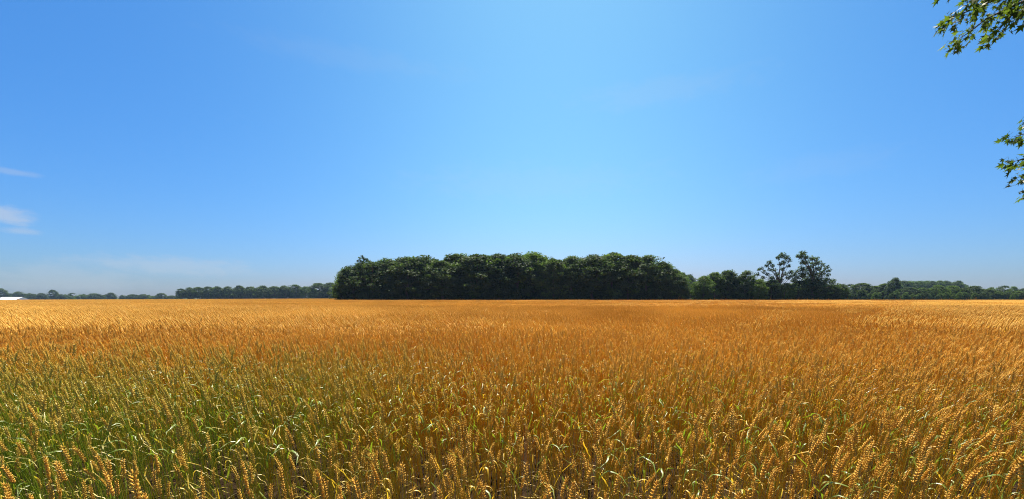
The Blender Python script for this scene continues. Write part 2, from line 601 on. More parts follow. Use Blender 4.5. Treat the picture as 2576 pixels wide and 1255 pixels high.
def plant_parts(seed, lean, detail=2):
    """one wheat plant: stalk, ear and leaves, with its foot at the origin"""
    g = np.random.default_rng(seed)
    L = g.uniform(0.70, 0.97)
    az_ = g.uniform(0, 6.28) if lean == 0 else ((0 if lean > 0 else math.pi) + g.normal(0, 0.6))
    curve = g.choice([0.02, 0.16, 0.5], p=[0.58, 0.34, 0.08]) * (1 if detail == 2 else 1.5) + g.uniform(0, 0.10)
    path, ang = stem_curve(L, abs(lean) + g.normal(0, 0.05), curve, az_, 9)
    ns = 6 if detail == 2 else 3
    rad = np.linspace(0.0021, 0.0013, len(path))
    stalk = MB().add(*tube(path, rad, ns, cap=False))
    if detail == 2:
        for k in (2, 4, 6):                             # the nodes of the straw
            stalk.add(*tube(np.stack([path[k] - [0, 0, 0.004], path[k], path[k] + [0, 0, 0.004]]), [0.0015, 0.003, 0.0015], 6, cap=False))
    eL = g.uniform(0.080, 0.108)
    ear = ear_mb(path[-1], ang, az_, eL, g.uniform(0.0063, 0.0080), g.uniform(0.0, 0.3), detail, g)
    leaves, stalks, ears = [], [stalk], [ear]
    if detail == 2:                                     # side shoots from the same root, with a small ear or none
        for q in range(2):
            off = np.array([g.normal(0, 0.022), g.normal(0, 0.022), 0])
            p2, a2 = stem_curve(L * g.uniform(0.62, 0.97), abs(g.normal(0, 0.06)), g.uniform(0, 0.12), g.uniform(0, 6.28), 6)
            p2 = p2 + off
            stalks.append(MB().add(*tube(p2, np.linspace(0.0019, 0.0011, 6), 4, cap=False)))
            if g.random() < 0.55:
                ears.append(ear_mb(p2[-1], a2, g.uniform(0, 6.28), eL * g.uniform(0.7, 0.95), g.uniform(0.0052, 0.0066), g.uniform(0, 0.25), 2, g))
    nl = (1 if g.random() < 0.35 else (2 if g.random() < 0.6 else 3)) if detail == 2 else 1
    a0 = g.uniform(0, 6.28)
    for i in range(nl):
        k = [6, 5, 3][i] if g.random() < 0.8 else 4
        green = g.random() < (0.62 if i == 0 else 0.5)
        kind = g.random()
        Lf = g.uniform(0.11, 0.24) * (1 if detail == 2 else 1.15)
        W = g.uniform(0.0030, 0.0060) * (1.0 if green else 0.85)
        if kind < 0.38:
            mb = leaf_mb(path[k], a0 + i * 2.4 + g.normal(0, .4), Lf, W, g.uniform(0.12, 0.4), g.uniform(1.5, 2.5), g.normal(0, 0.8), g, 9 if detail == 2 else 5)
        elif kind < 0.62:
            mb = leaf_mb(path[k], a0 + i * 2.4, Lf, W, g.uniform(0.2, 0.5), g.uniform(0.2, 0.9), g.normal(0, 1.2), g, 8 if detail == 2 else 4)
        else:
            mb = leaf_mb(path[k], a0 + i * 2.4, Lf * 0.85, W * 0.85, g.uniform(2.2, 2.9), g.uniform(0.1, 0.4), g.normal(0, 2.2), g, 8 if detail == 2 else 4)
        leaves.append((mb, green))
    return stalks, ears, leaves, curve > 0.13


WM = [M['ear'], M['stalk'], M['dry_leaf'], M['green_leaf']]


def plant_joined(seed, lean, detail=2):
    st, ea, lv, nods = plant_parts(seed, lean, detail)
    mb = MB()
    for x in st:
        mb.join(x, 1)
    for x in ea:
        mb.join(x, 0)
    for x, green in lv:
        mb.join(x, 3 if green else 2)
    return mb


# sources that the field's scatter copies (not in the scene themselves)
src = bpy.data.collections.new('wheat_sources')
sources = []


def add_source(me):
    o = bpy.data.objects.new('wheat_source_%03d' % len(sources), me)
    src.objects.link(o)
    sources.append(o)
    return len(sources) - 1


LEANS = (-0.06, 0.0, 0.03)        # pushed to the left, nearly upright, pushed to the right
near_src = [[add_source(plant_joined(100 + 10 * li + k, ln, 2).mesh('wheat_plant_joined', WM)) for k in range(10)] for li, ln in enumerate(LEANS)]


def scatter_mesh(proto, pos, yaw, scl, keep_mat=True):
    """numpy copies of small meshes into one big mesh: proto list of MB, returns mesh"""
    V, FL, MI, n0 = [], [], [], 0
    cache = []
    for mb in proto:
        cache.append((np.concatenate(mb.v), mb.f, mb.m))
    pick = rng.integers(0, len(proto), len(pos))
    for i in range(len(pos)):
        v, f, mi = cache[pick[i]]
        c, s = math.cos(yaw[i]), math.sin(yaw[i])
        R_ = np.array([[c, s, 0], [-s, c, 0], [0, 0, 1]])
        V.append(v @ R_ * scl[i] + pos[i])
        FL.append((f, n0)); MI += mi
        n0 += len(v)
    faces = [tuple(a + k for a in q) for f, k in FL for q in f]
    me = bpy.data.meshes.new('wheat_patch')
    me.from_pydata(np.concatenate(V).tolist(), [], faces)
    for m_ in WM:
        me.materials.append(m_)
    me.polygons.foreach_set('material_index', MI)
    me.update()
    return me


def patch(size, density, proto):
    n_ = int(size * size * density)
    k = int(math.ceil(math.sqrt(n_)))
    gxy = (np.stack(np.meshgrid(np.arange(k), np.arange(k)), -1).reshape(-1, 2) + rng.uniform(0, 1, (k * k, 2))) / k * size - size / 2
    pos = np.concatenate([gxy, np.zeros((len(gxy), 1))], 1)
    wave = 0.03 * np.sin(gxy[:, 0] * 2 * np.pi / size * 2) * np.cos(gxy[:, 1] * 2 * np.pi / size)
    return scatter_mesh(proto, pos, rng.normal(0, 0.35, len(pos)), 1.0 + wave + rng.normal(0, 0.05, len(pos)))


def top_only(seed, lean):
    """far-off stalk: the upper part alone, the rest is never seen through the crop"""
    g = np.random.default_rng(seed)
    L = g.uniform(0.82, 0.97)
    az_ = 0 if lean >= 0 else math.pi
    path, ang = stem_curve(L, abs(lean), g.uniform(0.1, 0.6), az_, 4)
    mb = MB().add(*tube(path, [0.004] * 4, 3, cap=False), 1)
    mb.join(ear_mb(path[-1], ang, az_, g.uniform(0.08, 0.11), 0.0085, 0.3, 0, g), 0)
    mb.join(leaf_mb(path[2], g.uniform(0, 6.28), 0.2, 0.008, 0.3, 1.8, 0.5, g, 4), 2 if g.random() < 0.75 else 3)
    return mb


mid_src, far_src, vfar_src = [], [], []
FAR_LEANS = (-0.27, -0.24, 0.17)
for li, ln in enumerate(FAR_LEANS):
    pr = [plant_joined(500 + 20 * li + k, ln * 0.9 * (-1 if li == 1 and k % 5 > 2 else 1), 1) for k in range(8)]
    mid_src.append([add_source(patch(1.0, 210, pr)) for _ in range(3)])
for li, ln in enumerate(FAR_LEANS):
    pr = [top_only(700 + 20 * li + k, ln * (-1 if li == 1 and k % 3 == 2 else 1)) for k in range(6)]
    far_src.append([add_source(patch(4.0, 190, pr)) for _ in range(2)])
    vfar_src.append([add_source(patch(10.0, 40, pr)) for _ in range(1)])

# ------------------------------------------------------------------ the crop: where the stalks stand
inst = []       # (x, y, z, rot x, rot y, rot z, scale xyz, source)


def lean_set(x, y, spread=0.28):
    """which way the crop leans here (wind from the right on the left side, from the left on the far right)"""
    q = x / max(y, 1.0) + rng.normal(0, spread)
    return 0 if q < -0.15 else (1 if q < 0.95 else 2)


# near zone: single stalks
cand = []
n_try = 45000
yy = rng.uniform(0.85, 8.0, n_try)
xx = rng.uniform(-1, 1, n_try) * (1.36 * 8 + 1.2)
keep = np.abs(xx) < 1.36 * yy + 1.1
xx, yy = xx[keep], yy[keep]
edge = 1.02 + 0.16 * np.sin(xx * 1.7) + 0.10 * np.sin(xx * 4.3 + 1.0) - 0.16 * np.clip(xx - 0.3, -0.3, 1.2)
dens = np.where(yy < edge, 0.0, 0.22 + 0.62 * sstep(1.6, 6.5, yy) + 0.10 * sstep(0.3, 1.2, xx) * (yy < 2.2))
keep = rng.uniform(0, 1, len(xx)) < dens
xx, yy = xx[keep], yy[keep]
order = np.argsort(np.hypot(xx, yy * 1.25))
xx, yy = xx[order], yy[order]
tops = np.stack([xx, yy, np.full(len(xx), 0.95)], -1)
pX, pY = proj(tops)
seen = (pX > -25) & (pX < 2600) & (pY < 1300)
first = np.where(seen)[0][:300]
is_first = np.zeros(len(xx), bool); is_first[first] = True

# the 300 plants that show largest: things of their own, each with stalk, ear and leaves
protos = {}


def plant_meshes(li, k):
    if (li, k) not in protos:
        st, ea, lv, nods = plant_parts(1000 + 40 * li + k, LEANS[li], 2)
        protos[(li, k)] = ([x.mesh('stalk', M['stalk'], True) for x in st], [x.mesh('ear', M['ear'], True) for x in ea],
                           [(x.mesh('leaf', M['green_leaf' if gr else 'dry_leaf'], True), gr) for x, gr in lv], nods)
    return protos[(li, k)]


PLACES = [(80, 'directly below the barn'), (180, 'below the ball-headed far tree'), (300, 'below the far left trees'), (430, 'below the far sky gap'), (560, 'below the long line start'),
          (700, 'below the long line middle'), (840, 'below the long line end'), (960, 'below the forked bough'), (1060, 'below the wood left quarter'), (1140, 'below the first wood notch'),
          (1250, 'below the first wood bump'), (1370, 'below the highest wood crown'), (1470, 'below the second wood notch'), (1580, 'below the pointed wood crown'), (1680, 'below the wood right shoulder'),
          (1750, 'below the wood right end'), (1860, 'below the bright bushes'), (1990, 'below the sparse tall tree'), (2110, 'below the tallest tree'), (2220, 'below the far right row'),
          (2330, 'below the round-headed tree'), (2450, 'below the wooded rise'), (2530, 'below the maple leaves'), (9999, 'at the right photo edge')]
WHEAT_GROUP = 'wheat plants along the near edge of the field'
made = {}
for i in first:
    li = lean_set(xx[i], yy[i])
    k = int(rng.integers(0, 9))
    st, ea, lv, nods = plant_meshes(li, k)
    root = empty('wheat_plant', (xx[i], yy[i], 0))
    rx, ry = rng.normal(0, 0.06), rng.normal(0, 0.07)
    root.rotation_euler = (rx, ry, rng.normal(0, 0.45))
    sc = float(rng.uniform(0.88, 1.06))
    root.scale = (sc, sc, sc)
    parts = made.get((li, k))
    new = []
    if parts is None:
        for nm, me in [('stalk', x) for x in st] + [('ear', x) for x in ea] + [('leaf', x) for x, gr in lv]:
            o = bpy.data.objects.new(nm, me)
            new.append(o)
        made[(li, k)] = new
    else:
        new = [o.copy() for o in parts]
    for o in new:
        COL.objects.link(o)
        o.parent = root
    X_, Y_ = pX[i], pY[i]
    place = next(w for lim, w in PLACES if X_ < lim)
    row = 'nearest row' if Y_ > 1190 else ('second row' if Y_ > 1110 else 'inner row')
    tall = 'tall' if sc > 1.0 else ('short' if sc < 0.94 else 'mid-height')
    ln = ('left-leaning', 'upright', 'right-leaning')[li]
    ngreen = sum(gr for x, gr in lv)
    lw = {0: 'dry leaves', 1: 'one green leaf', 2: 'two green leaves'}.get(ngreen, 'green leaves')
    tag(root, '%s %s wheat, %s ear, %s, %s, %s' % (tall, ln, 'nodding' if nods else 'straight', lw, place, row), 'wheat plant', WHEAT_GROUP)

for i in np.where(~is_first)[0]:
    li = lean_set(xx[i], yy[i])
    sc = rng.uniform(0.86, 1.08)
    inst.append((xx[i], yy[i], 0, rng.normal(0, 0.06), rng.normal(0, 0.07), rng.normal(0, 0.45), sc, near_src[li][int(rng.integers(0, 10))]))

# middle zone: square metres; far zones: larger squares, up to the edges of the field
for ix in range(-46, 47):
    for iy in range(8, 30):
        x, y = ix + 0.5, iy + 0.5
        if abs(x) < 1.36 * y + 2:
            inst.append((x, y, 0, 0, 0, 0, rng.uniform(0.96, 1.04), mid_src[lean_set(x, y, 0.2)][int(rng.integers(0, 3))]))
FIELD_END = 126.0
for ix in range(-46, 47):
    for iy in range(0, 24):
        x, y = ix * 4 + 2.0, 30 + iy * 4 + 2.0
        if abs(x) < 1.36 * y + 6 and y < FIELD_END:
            inst.append((x, y, float(ground_h(x, y)), 0, 0, 0, rng.uniform(0.96, 1.04), far_src[lean_set(x, y, 0.45)][int(rng.integers(0, 2))]))
for ix in range(-62, 0):
    for iy in range(0, 34):
        x, y = ix * 10 + 5.0, 126 + iy * 10 + 5.0
        q = x / y
        if q < -0.415 and q > -1.40 and y < 290 + 300 * (q + 1.27) * 0.55 and y < 440:
            inst.append((x, y, float(ground_h(x, y)), 0, 0, 0, rng.uniform(0.97, 1.03), vfar_src[lean_set(x, y, 0.14)][0]))

for k in range(220):        # taller stray heads and grass along the far edge
    y = FIELD_END + rng.uniform(-3, 4); x = rng.uniform(-0.45, 1.3) * y
    inst.append((x, y, 0, rng.normal(0, 0.15), rng.normal(0, 0.2), rng.uniform(0, 6.28), rng.uniform(1.3, 2.0), near_src[1][int(rng.integers(0, 10))]))


def scatter_object(name, rows, collection):
    """one object whose points carry copies of the sources"""
    a = np.array(rows, float)
    me = bpy.data.meshes.new(name)
    me.vertices.add(len(a))
    me.vertices.foreach_set('co', a[:, :3].astype(np.float32).ravel())
    at = me.attributes.new('turn', 'FLOAT_VECTOR', 'POINT'); at.data.foreach_set('vector', a[:, 3:6].astype(np.float32).ravel())
    at = me.attributes.new('size', 'FLOAT', 'POINT'); at.data.foreach_set('value', a[:, 6].astype(np.float32))
    at = me.attributes.new('which', 'INT', 'POINT'); at.data.foreach_set('value', a[:, 7].astype(np.int32))
    o = bpy.data.objects.new(name, me)
    COL.objects.link(o)
    ng = bpy.data.node_groups.new(name + '_scatter', 'GeometryNodeTree')
    ng.interface.new_socket('Geometry', in_out='INPUT', socket_type='NodeSocketGeometry')
    ng.interface.new_socket('Geometry', in_out='OUTPUT', socket_type='NodeSocketGeometry')
    N, L_ = ng.nodes, ng.links
    gi, go = N.new('NodeGroupInput'), N.new('NodeGroupOutput')
    ci = N.new('GeometryNodeCollectionInfo')
    ci.inputs['Collection'].default_value = collection
    ci.inputs['Separate Children'].default_value = True
    ci.inputs['Reset Children'].default_value = True
    ip = N.new('GeometryNodeInstanceOnPoints')
    ip.inputs['Pick Instance'].default_value = True

    def attr(nm, dt):
        q = N.new('GeometryNodeInputNamedAttribute')
        q.data_type = dt
        q.inputs['Name'].default_value = nm
        return q.outputs['Attribute']
    er = N.new('FunctionNodeEulerToRotation')
    L_.new(attr('turn', 'FLOAT_VECTOR'), er.inputs[0])
    L_.new(gi.outputs[0], ip.inputs['Points'])
    L_.new(ci.outputs[0], ip.inputs['Instance'])
    L_.new(attr('which', 'INT'), ip.inputs['Instance Index'])
    L_.new(er.outputs[0], ip.inputs['Rotation'])
    L_.new(attr('size', 'FLOAT'), ip.inputs['Scale'])
    L_.new(ip.outputs[0], go.inputs[0])
    md = o.modifiers.new('scatter', 'NODES')
    md.node_group = ng
    return o


w = scatter_object('wheat_field', inst, src)
tag(w, 'golden ripe wheat filling the field up to the trees', 'wheat', kind='stuff')

# broken straw and dead leaves lying on the soil at the field's edge
lit = MB()
for k in range(2600):
    x, y = rng.uniform(-5, 5), rng.uniform(0.5, 4.5)
    if abs(x) > 1.4 * y + 0.8:
        continue
    mb = leaf_mb(np.array([x, y, 0.015 + rng.uniform(0, 0.02)]), rng.uniform(0, 6.28), rng.uniform(0.05, 0.2), rng.uniform(0.001, 0.005), 1.45, rng.uniform(0, 0.3), rng.normal(0, 1), rng, 4)
    lit.join(mb, 0)
o = lit.build('straw_litter', M['dry_leaf'])
tag(o, 'dead straw and leaves strewn on the dark soil', 'straw', kind='stuff')

# ------------------------------------------------------------------ trees
def leaf_quads(c, out, size, g, flat=0.5):
    """a small leaf cluster (one bent-diamond quad) at every point of c"""
    n_ = len(c)
    nrm = out * 0.5 + np.array([0, 0, flat]) + g.normal(0, 0.65, (n_, 3))
    nrm /= np.linalg.norm(nrm, axis=1)[:, None]
    t = np.cross(nrm, g.normal(0, 1, (n_, 3))); t /= np.linalg.norm(t, axis=1)[:, None]
    b = np.cross(nrm, t)
    s = size * g.uniform(0.55, 1.25, n_)[:, None]
    return np.stack([c - t * s, c + b * s * 0.55 + nrm * s * 0.1, c + t * s, c - b * s * 0.55 + nrm * s * 0.1], 1)


def crown_mesh(seed, H, R, low, n_clump, per, size, shape=0.7, mats=None, light_share=0.25):
    g = np.random.default_rng(seed)
    Q, MI = [], []
    for k in range(n_clump):
        t = g.uniform(0, 1) ** 0.85
        an = g.uniform(0, 2 * math.pi)
        prof = math.sin(math.pi * min(1, (0.16 + 0.84 * t)) ** (1 / shape * 0.9)) ** 0.55 if t < 0.999 else 0.1
        rr = R * prof * (g.uniform(0.25, 1.0) ** 0.45) * g.uniform(0.8, 1.08)
        c = np.array([rr * math.cos(an), rr * math.sin(an), H * (low + (1 - low) * t) - 0.6])
        cr = g.uniform(0.7, 1.7) * (R / 4.5)
        m_ = int(per * g.uniform(0.6, 1.4))
        p_ = g.normal(0, 1, (m_, 3)); p_ /= np.linalg.norm(p_, axis=1)[:, None]
        p_ = p_ * (g.uniform(0, 1, (m_, 1)) ** 0.4) * np.array([1, 1, 0.62]) * cr + c
        p_[:, 2] = np.clip(p_[:, 2], 0.15, H)
        out = p_ - np.array([0, 0, H * 0.5]); out /= np.linalg.norm(out, axis=1)[:, None] + 1e-6
        Q.append(leaf_quads(p_, out, size, g))
        MI.append(np.full(m_, 1 if g.random() < light_share else 0))
    return quad_mesh('crown', np.concatenate(Q), mats or [M['foliage'], M['foliage_light']], np.concatenate(MI))


def trunk_mb(seed, H, R, low):
    g = np.random.default_rng(seed)
    mb = MB()
    top = H * 0.86
    zs = np.linspace(-0.3, top, 8)
    path = np.stack([np.cumsum(g.normal(0, 0.12, 8)), np.cumsum(g.normal(0, 0.12, 8)), zs], -1)
    mb.add(*tube(path, np.linspace(0.30, 0.06, 8) * (H / 14), 8))
    for k in range(9):
        z0 = g.uniform(max(low * H, 1.0), H * 0.7); an = g.uniform(0, 6.28)
        j = np.interp(z0, zs, np.arange(8)); p0 = path[int(j)] + (path[min(int(j) + 1, 7)] - path[int(j)]) * (j - int(j))
        r_ = R * g.uniform(0.5, 0.85)
        e = p0 + np.array([r_ * math.cos(an), r_ * math.sin(an), r_ * g.uniform(0.35, 0.9)])
        mid = (p0 + e) / 2 + np.array([0, 0, -0.1 * r_])
        mb.add(*tube([p0, mid, e], [0.12 * H / 14, 0.07 * H / 14, 0.02], 5))
    return mb


H0, R0 = 14.0, 4.6
FM = [M['foliage'], M['foliage_light']]
KINDS = {}
for nm, (low, ncl, per, size, shape, light, seeds) in {
        'full': (0.05, 150, 80, 0.27, 0.75, 0.13, (1, 2, 3, 4)),        # leafy to the ground
        'high': (0.30, 115, 80, 0.27, 0.70, 0.13, (5, 6, 7)),           # trunk shows below
        'pale': (0.04, 140, 78, 0.27, 0.80, 0.92, (8, 9)),             # fresh green
        'loose': (0.12, 56, 62, 0.29, 0.75, 0.25, (10, 11))}.items():
    KINDS[nm] = [(crown_mesh(s_, H0, R0, low, ncl, per, size, shape, FM, light), trunk_mb(s_ + 50, H0, R0, low).mesh('trunk', M['bark'], True)) for s_ in seeds]

tree_made = {}


def tree(X, ytop, hw, d, kind, label, group, name='tree', cat='tree', sink=0.0):
    """a tree at distance d whose crown is centred on column X, reaches ytop and spreads hw to each side"""
    top = P(X, ytop, d)
    z0 = float(ground_h(top[0], d))
    Ht = top[2] - z0
    slant = d * (1 + (X - CX) ** 2 / F_PX ** 2 * CP ** 2) / 1.0
    hw *= rng.uniform(1.15, 1.5)
    if d > 180: ytop += rng.normal(0, 1.2)
    Rt = abs(P(X + hw, ytop, d)[0] - P(X - hw, ytop, d)[0]) / 2 / math.sqrt(1 + (top[0] / d) ** 2)
    ks = KINDS[kind]
    vi = int(rng.integers(0, len(ks)))
    root = empty(name, (top[0], d, z0))
    key = (kind, vi)
    if key not in tree_made:
        cm, tm = ks[vi]
        tree_made[key] = [bpy.data.objects.new('trunk', tm), bpy.data.objects.new('crown', cm)]
        new = tree_made[key]
    else:
        new = [o.copy() for o in tree_made[key]]
    for o in new:
        COL.objects.link(o)
        o.parent = root
    root.scale = (Rt / R0, Rt / R0, Ht / (H0 * 0.985))
    root.rotation_euler[2] = rng.uniform(0, 6.28)
    return tag(root, label, cat, group)


G1 = 'trees at the front of the big wood'
for X, yt, hw, dd, kind, lab in (
        (856, 706, 20, 0, 'pale', 'low pale bush filling the gap at the left end of the big wood'),
        (884, 668, 32, 2, 'full', 'dark rounded tree closing the left end of the big wood'),
        (932, 660, 40, 0, 'loose', 'tree under the forked bough at the left end of the wood'),
        (975, 652, 40, 2, 'full', 'dense tree right of the forked bough in the big wood'),
        (1022, 647, 42, -1, 'full', 'broad dark tree topping the left quarter of the big wood'),
        (1070, 644, 36, 2, 'loose', 'tree with glinting leaves just left of the notch in the wood'),
        (1108, 656, 34, -2, 'full', 'lower tree standing below the notch in the wood skyline'),
        (1150, 639, 44, 3, 'full', 'tall round tree right of the notch in the wood skyline'),
        (1200, 639, 44, 0, 'full', 'domed tree on the first high bump of the wood'),
        (1252, 640, 42, 2, 'high', 'tree in the shallow dip left of the highest crown'),
        (1303, 637, 42, 0, 'full', 'tree on the left flank of the highest pale-topped crown'),
        (1345, 635, 44, 3, 'pale', 'highest crown of the wood, with a sunlit pale green top'),
        (1396, 652, 36, -1, 'full', 'lower tree in the notch right of the highest crown'),
        (1440, 645, 42, 2, 'full', 'flat-topped tree right of the second notch in the wood'),
        (1492, 643, 42, 0, 'high', 'dark tree with sky gaps low in its crown, in the wood'),
        (1545, 636, 44, 2, 'full', 'pointed dark crown on the right-hand bump of the wood'),
        (1590, 643, 40, 0, 'high', 'tree right of the pointed crown in the wood'),
        (1632, 643, 38, 2, 'full', 'last tall tree before the wood slopes down to the right'),
        (1668, 660, 28, 0, 'full', 'tree on the falling right shoulder of the wood'),
        (1694, 676, 22, 1, 'full', 'rounded tree near the right end of the big wood'),
        (1716, 698, 15, -1, 'full', 'lowest tree closing the right end of the big wood')):
    tree(X, yt, hw, 131 + dd, kind, lab, G1)

# the wood behind its front trees
wood_src = bpy.data.collections.new('wood_sources')
for i, kd in enumerate(('full', 'high', 'pale')):
    for j in range(2):
        wo = bpy.data.objects.new('wood_source_%d%d' % (i, j), KINDS[kd][j][0]); wood_src.objects.link(wo)
rows = []
for r_, dd in enumerate((140, 149, 158, 168)):
    for X in np.arange(880 + 9 * (r_ % 2), 1715, 34):
        sk = np.interp(X, [845, 870, 897, 925, 961, 1005, 1081, 1103, 1146, 1179, 1247, 1338, 1376, 1396, 1448, 1546, 1572, 1632, 1652, 1698, 1735], [712, 682, 660, 657, 656, 650, 646, 660, 642, 640, 641, 638, 644, 657, 648, 640, 646, 646, 656, 676, 712]) + rng.uniform(0, 9)
        tp = P(X + rng.normal(0, 8), sk, dd)
        rows.append((tp[0], dd + rng.normal(0, 1.5), 0, 0, 0, rng.uniform(0, 6.28), tp[2] / H0, int(rng.integers(0, 6))))
for X in np.arange(846, 1735, 14):      # brush under the wood's edge
    tp = P(X, 728 + rng.normal(0, 5), 129)
    rows.append((tp[0], 133 + rng.normal(0, 1.5), 0, 0, 0, rng.uniform(0, 6.28), tp[2] / H0 * 1.1, int(rng.integers(0, 6))))
o = scatter_object('woodland', rows, wood_src)
tag(o, 'dark shaded mass of trees and brush inside the big wood', 'woodland', kind='stuff')

G2 = 'trees and bushes right of the big wood'
for X, yt, hw, dd, kind, lab, nm, ct in (
        (1738, 690, 16, 210, 'full', 'hazy blue-green tree seen in the gap right of the wood', 'tree', 'tree'),
        (1722, 691, 16, 215, 'high', 'hazy tree half hidden by the right end of the wood', 'tree', 'tree'),
        (1772, 694, 20, 137, 'pale', 'bright green leafy bush, first right of the gap', 'bush', 'bush'),
        (1800, 686, 24, 140, 'pale', 'light green bush behind the bright leafy one', 'bush', 'bush'),
        (1832, 680, 24, 141, 'full', 'taller dark bush with a spiky top among the leafy bushes', 'bush', 'bush'),
        (1880, 681, 24, 139, 'full', 'dark pointed bush left of the sparse tall tree', 'bush', 'bush'),
        (1912, 702, 20, 136, 'pale', 'low green bush under the left boughs of the sparse tree', 'bush', 'bush'),
        (1946, 704, 24, 137, 'full', 'low dark bush hiding the sparse tree trunk', 'bush', 'bush'),
        (1980, 712, 20, 136, 'pale', 'small pale bush between the two tall trees', 'bush', 'bush'),
        (2012, 706, 24, 139, 'full', 'dark bush at the foot of the tallest tree', 'bush', 'bush'),
        (2052, 700, 30, 140, 'full', 'wide dark bush below the tallest tree crown', 'bush', 'bush'),
        (2088, 716, 22, 142, 'full', 'dark bush at the right foot of the tallest tree', 'bush', 'bush')):
    tree(X, yt, hw, dd, kind, lab, G2, nm, ct)

G3 = 'trees along the far right of the field'
for X, yt, hw, dd, kind, lab in (
        (2116, 718, 22, 226, 'full', 'hazy tree just right of the tallest tree'),
        (2140, 715, 20, 232, 'loose', 'narrow hazy tree second right of the tallest tree'),
        (2170, 712, 24, 224, 'full', 'dark broad-topped hazy tree in the low far right row'),
        (2202, 719, 22, 230, 'full', 'low hazy tree left of the round-headed one'),
        (2228, 713, 20, 228, 'full', 'tree leaning against the round-headed far right tree'),
        (2251, 698, 18, 222, 'full', 'round-headed dark tree standing tall in the far right row'),
        (2285, 722, 24, 216, 'full', 'low tree in front of the wooded rise, right of the round head'),
        (2322, 724, 24, 214, 'pale', 'low green tree below the left of the wooded rise'),
        (2362, 718, 26, 212, 'pale', 'bright green tree in front of the wooded rise'),
        (2396, 719, 24, 214, 'pale', 'green tree below the right of the wooded rise'),
        (2424, 724, 22, 212, 'full', 'dark tree where the wooded rise drops away'),
        (2452, 719, 24, 214, 'full', 'rounded tree right of the wooded rise'),
        (2486, 727, 24, 212, 'full', 'low rounded tree in the dip of the far right row'),
        (2528, 719, 22, 210, 'loose', 'arching open-crowned tree near the right edge'),
        (2562, 732, 22, 208, 'pale', 'low green tree at the right edge of the photo')):
    tree(X, yt, hw, dd, kind, lab, G3)
# wooded rise far behind them
rows = []
for r_, dd in enumerate((420, 445, 470)):
    for X in np.arange(2262, 2440, 15):
        yt = np.interp(X, [2255, 2275, 2300, 2400, 2420, 2445], [716, 707, 706, 707, 713, 722]) + rng.normal(0, 1.2) + r_ * 0.5
        tp = P(X, yt, dd)
        rows.append((tp[0], dd + rng.normal(0, 3), 0, 0, 0, rng.uniform(0, 6.28), tp[2] / H0, int(rng.integers(0, 6))))
for X in np.arange(2100, 2640, 10):     # low scrub closing the right-hand row
    tp = P(X, 731 + rng.normal(0, 3), 236)
    rows.append((tp[0], 236 + rng.normal(0, 3), 0, 0, 0, rng.uniform(0, 6.28), tp[2] / H0 * 1.1, int(rng.integers(0, 6))))
for X in np.arange(2085, 2600, 9):
    tp = P(X, 740 + rng.normal(0, 3), 205)
    rows.append((tp[0], 205 + rng.normal(0, 2), 0, 0, 0, rng.uniform(0, 6.28), tp[2] / H0 * 1.15, int(rng.integers(0, 6))))
o = scatter_object('wooded_rise', rows, wood_src)
tag(o, 'hazy blue wood on the rise and scrub between the far right trees', 'woodland', kind='stuff')

G4 = 'trees of the long line left of the big wood'
for X, yt, hw, dd, kind, lab in (
        (455, 726, 12, 470, 'high', 'leftmost tree of the long line, thin crown on a bare trunk'),
        (476, 723, 12, 470, 'high', 'second tree of the long line with sky between its trunks'),
        (498, 722, 13, 472, 'high', 'third tree of the long line, standing by its sky gap'),
        (522, 721, 14, 474, 'high', 'bare-stemmed tree just right of the sky gaps in the line'),
        (548, 720, 15, 472, 'full', 'dense tree in the left third of the long line'),
        (574, 720, 15, 474, 'full', 'round tree left of the highest part of the long line'),
        (601, 718, 16, 472, 'full', 'highest tree in the left half of the long line'),
        (630, 721, 15, 474, 'full', 'tree in the small dip at the middle of the line'),
        (659, 718, 16, 472, 'full', 'tree right of the dip at the middle of the line'),
        (689, 720, 16, 470, 'full', 'darker tree in the right half of the long line'),
        (716, 718, 16, 472, 'full', 'tree left of the humped crown in the long line'),
        (742, 716, 17, 470, 'full', 'humped highest crown of the long line'),
        (768, 721, 14, 466, 'pale', 'paler low tree ending the long line on the right'),
        (800, 712, 20, 440, 'full', 'big round tree between the long line and the wood'),
        (830, 711, 18, 442, 'full', 'tree tucked against the left end of the big wood')):
    tree(X, yt, hw, dd, kind, lab, G4)

G5 = 'distant trees at the far left'
for X, yt, hw, dd, kind, lab in (
        (4, 725, 14, 640, 'full', 'dark tree behind the barn at the left edge'),
        (26, 738, 12, 650, 'full', 'low tree behind the white barn roof'),
        (47, 733, 14, 640, 'full', 'rounded tree rising behind the barn ridge'),
        (63, 739, 11, 645, 'full', 'dark tree directly behind the barn gable'),
        (82, 739, 13, 640, 'full', 'small tree just right of the barn'),
        (104, 737, 14, 640, 'full', 'dark rounded tree between the barn and the ball-headed tree'),
        (131, 729, 11, 640, 'high', 'ball-headed tree standing out above the far left trees'),
        (155, 740, 14, 640, 'full', 'low tree at the right foot of the ball-headed tree'),
        (181, 737, 12, 640, 'loose', 'spiky-topped low tree in the far left row'),
        (205, 741, 14, 640, 'pale', 'pale low tree in the far left row'),
        (236, 738, 18, 640, 'full', 'broad low tree left of the round tree by the gap'),
        (279, 736, 12, 630, 'full', 'round dark tree standing just left of the sky gap'),
        (304, 745, 8, 650, 'loose', 'tiny tree alone in the sky gap'),
        (334, 740, 15, 640, 'full', 'rounded tree just right of the sky gap'),
        (360, 740, 12, 640, 'full', 'dark tree second right of the sky gap'),
        (386, 744, 11, 640, 'pale', 'pale bushy tree left of the pointed one'),
        (405, 737, 13, 630, 'full', 'pointed tree nearest the left end of the long line'),
        (432, 743, 12, 640, 'full', 'small tree touching the left end of the long line')):
    tree(X, yt, hw, dd, kind, lab, G5)
rows = []
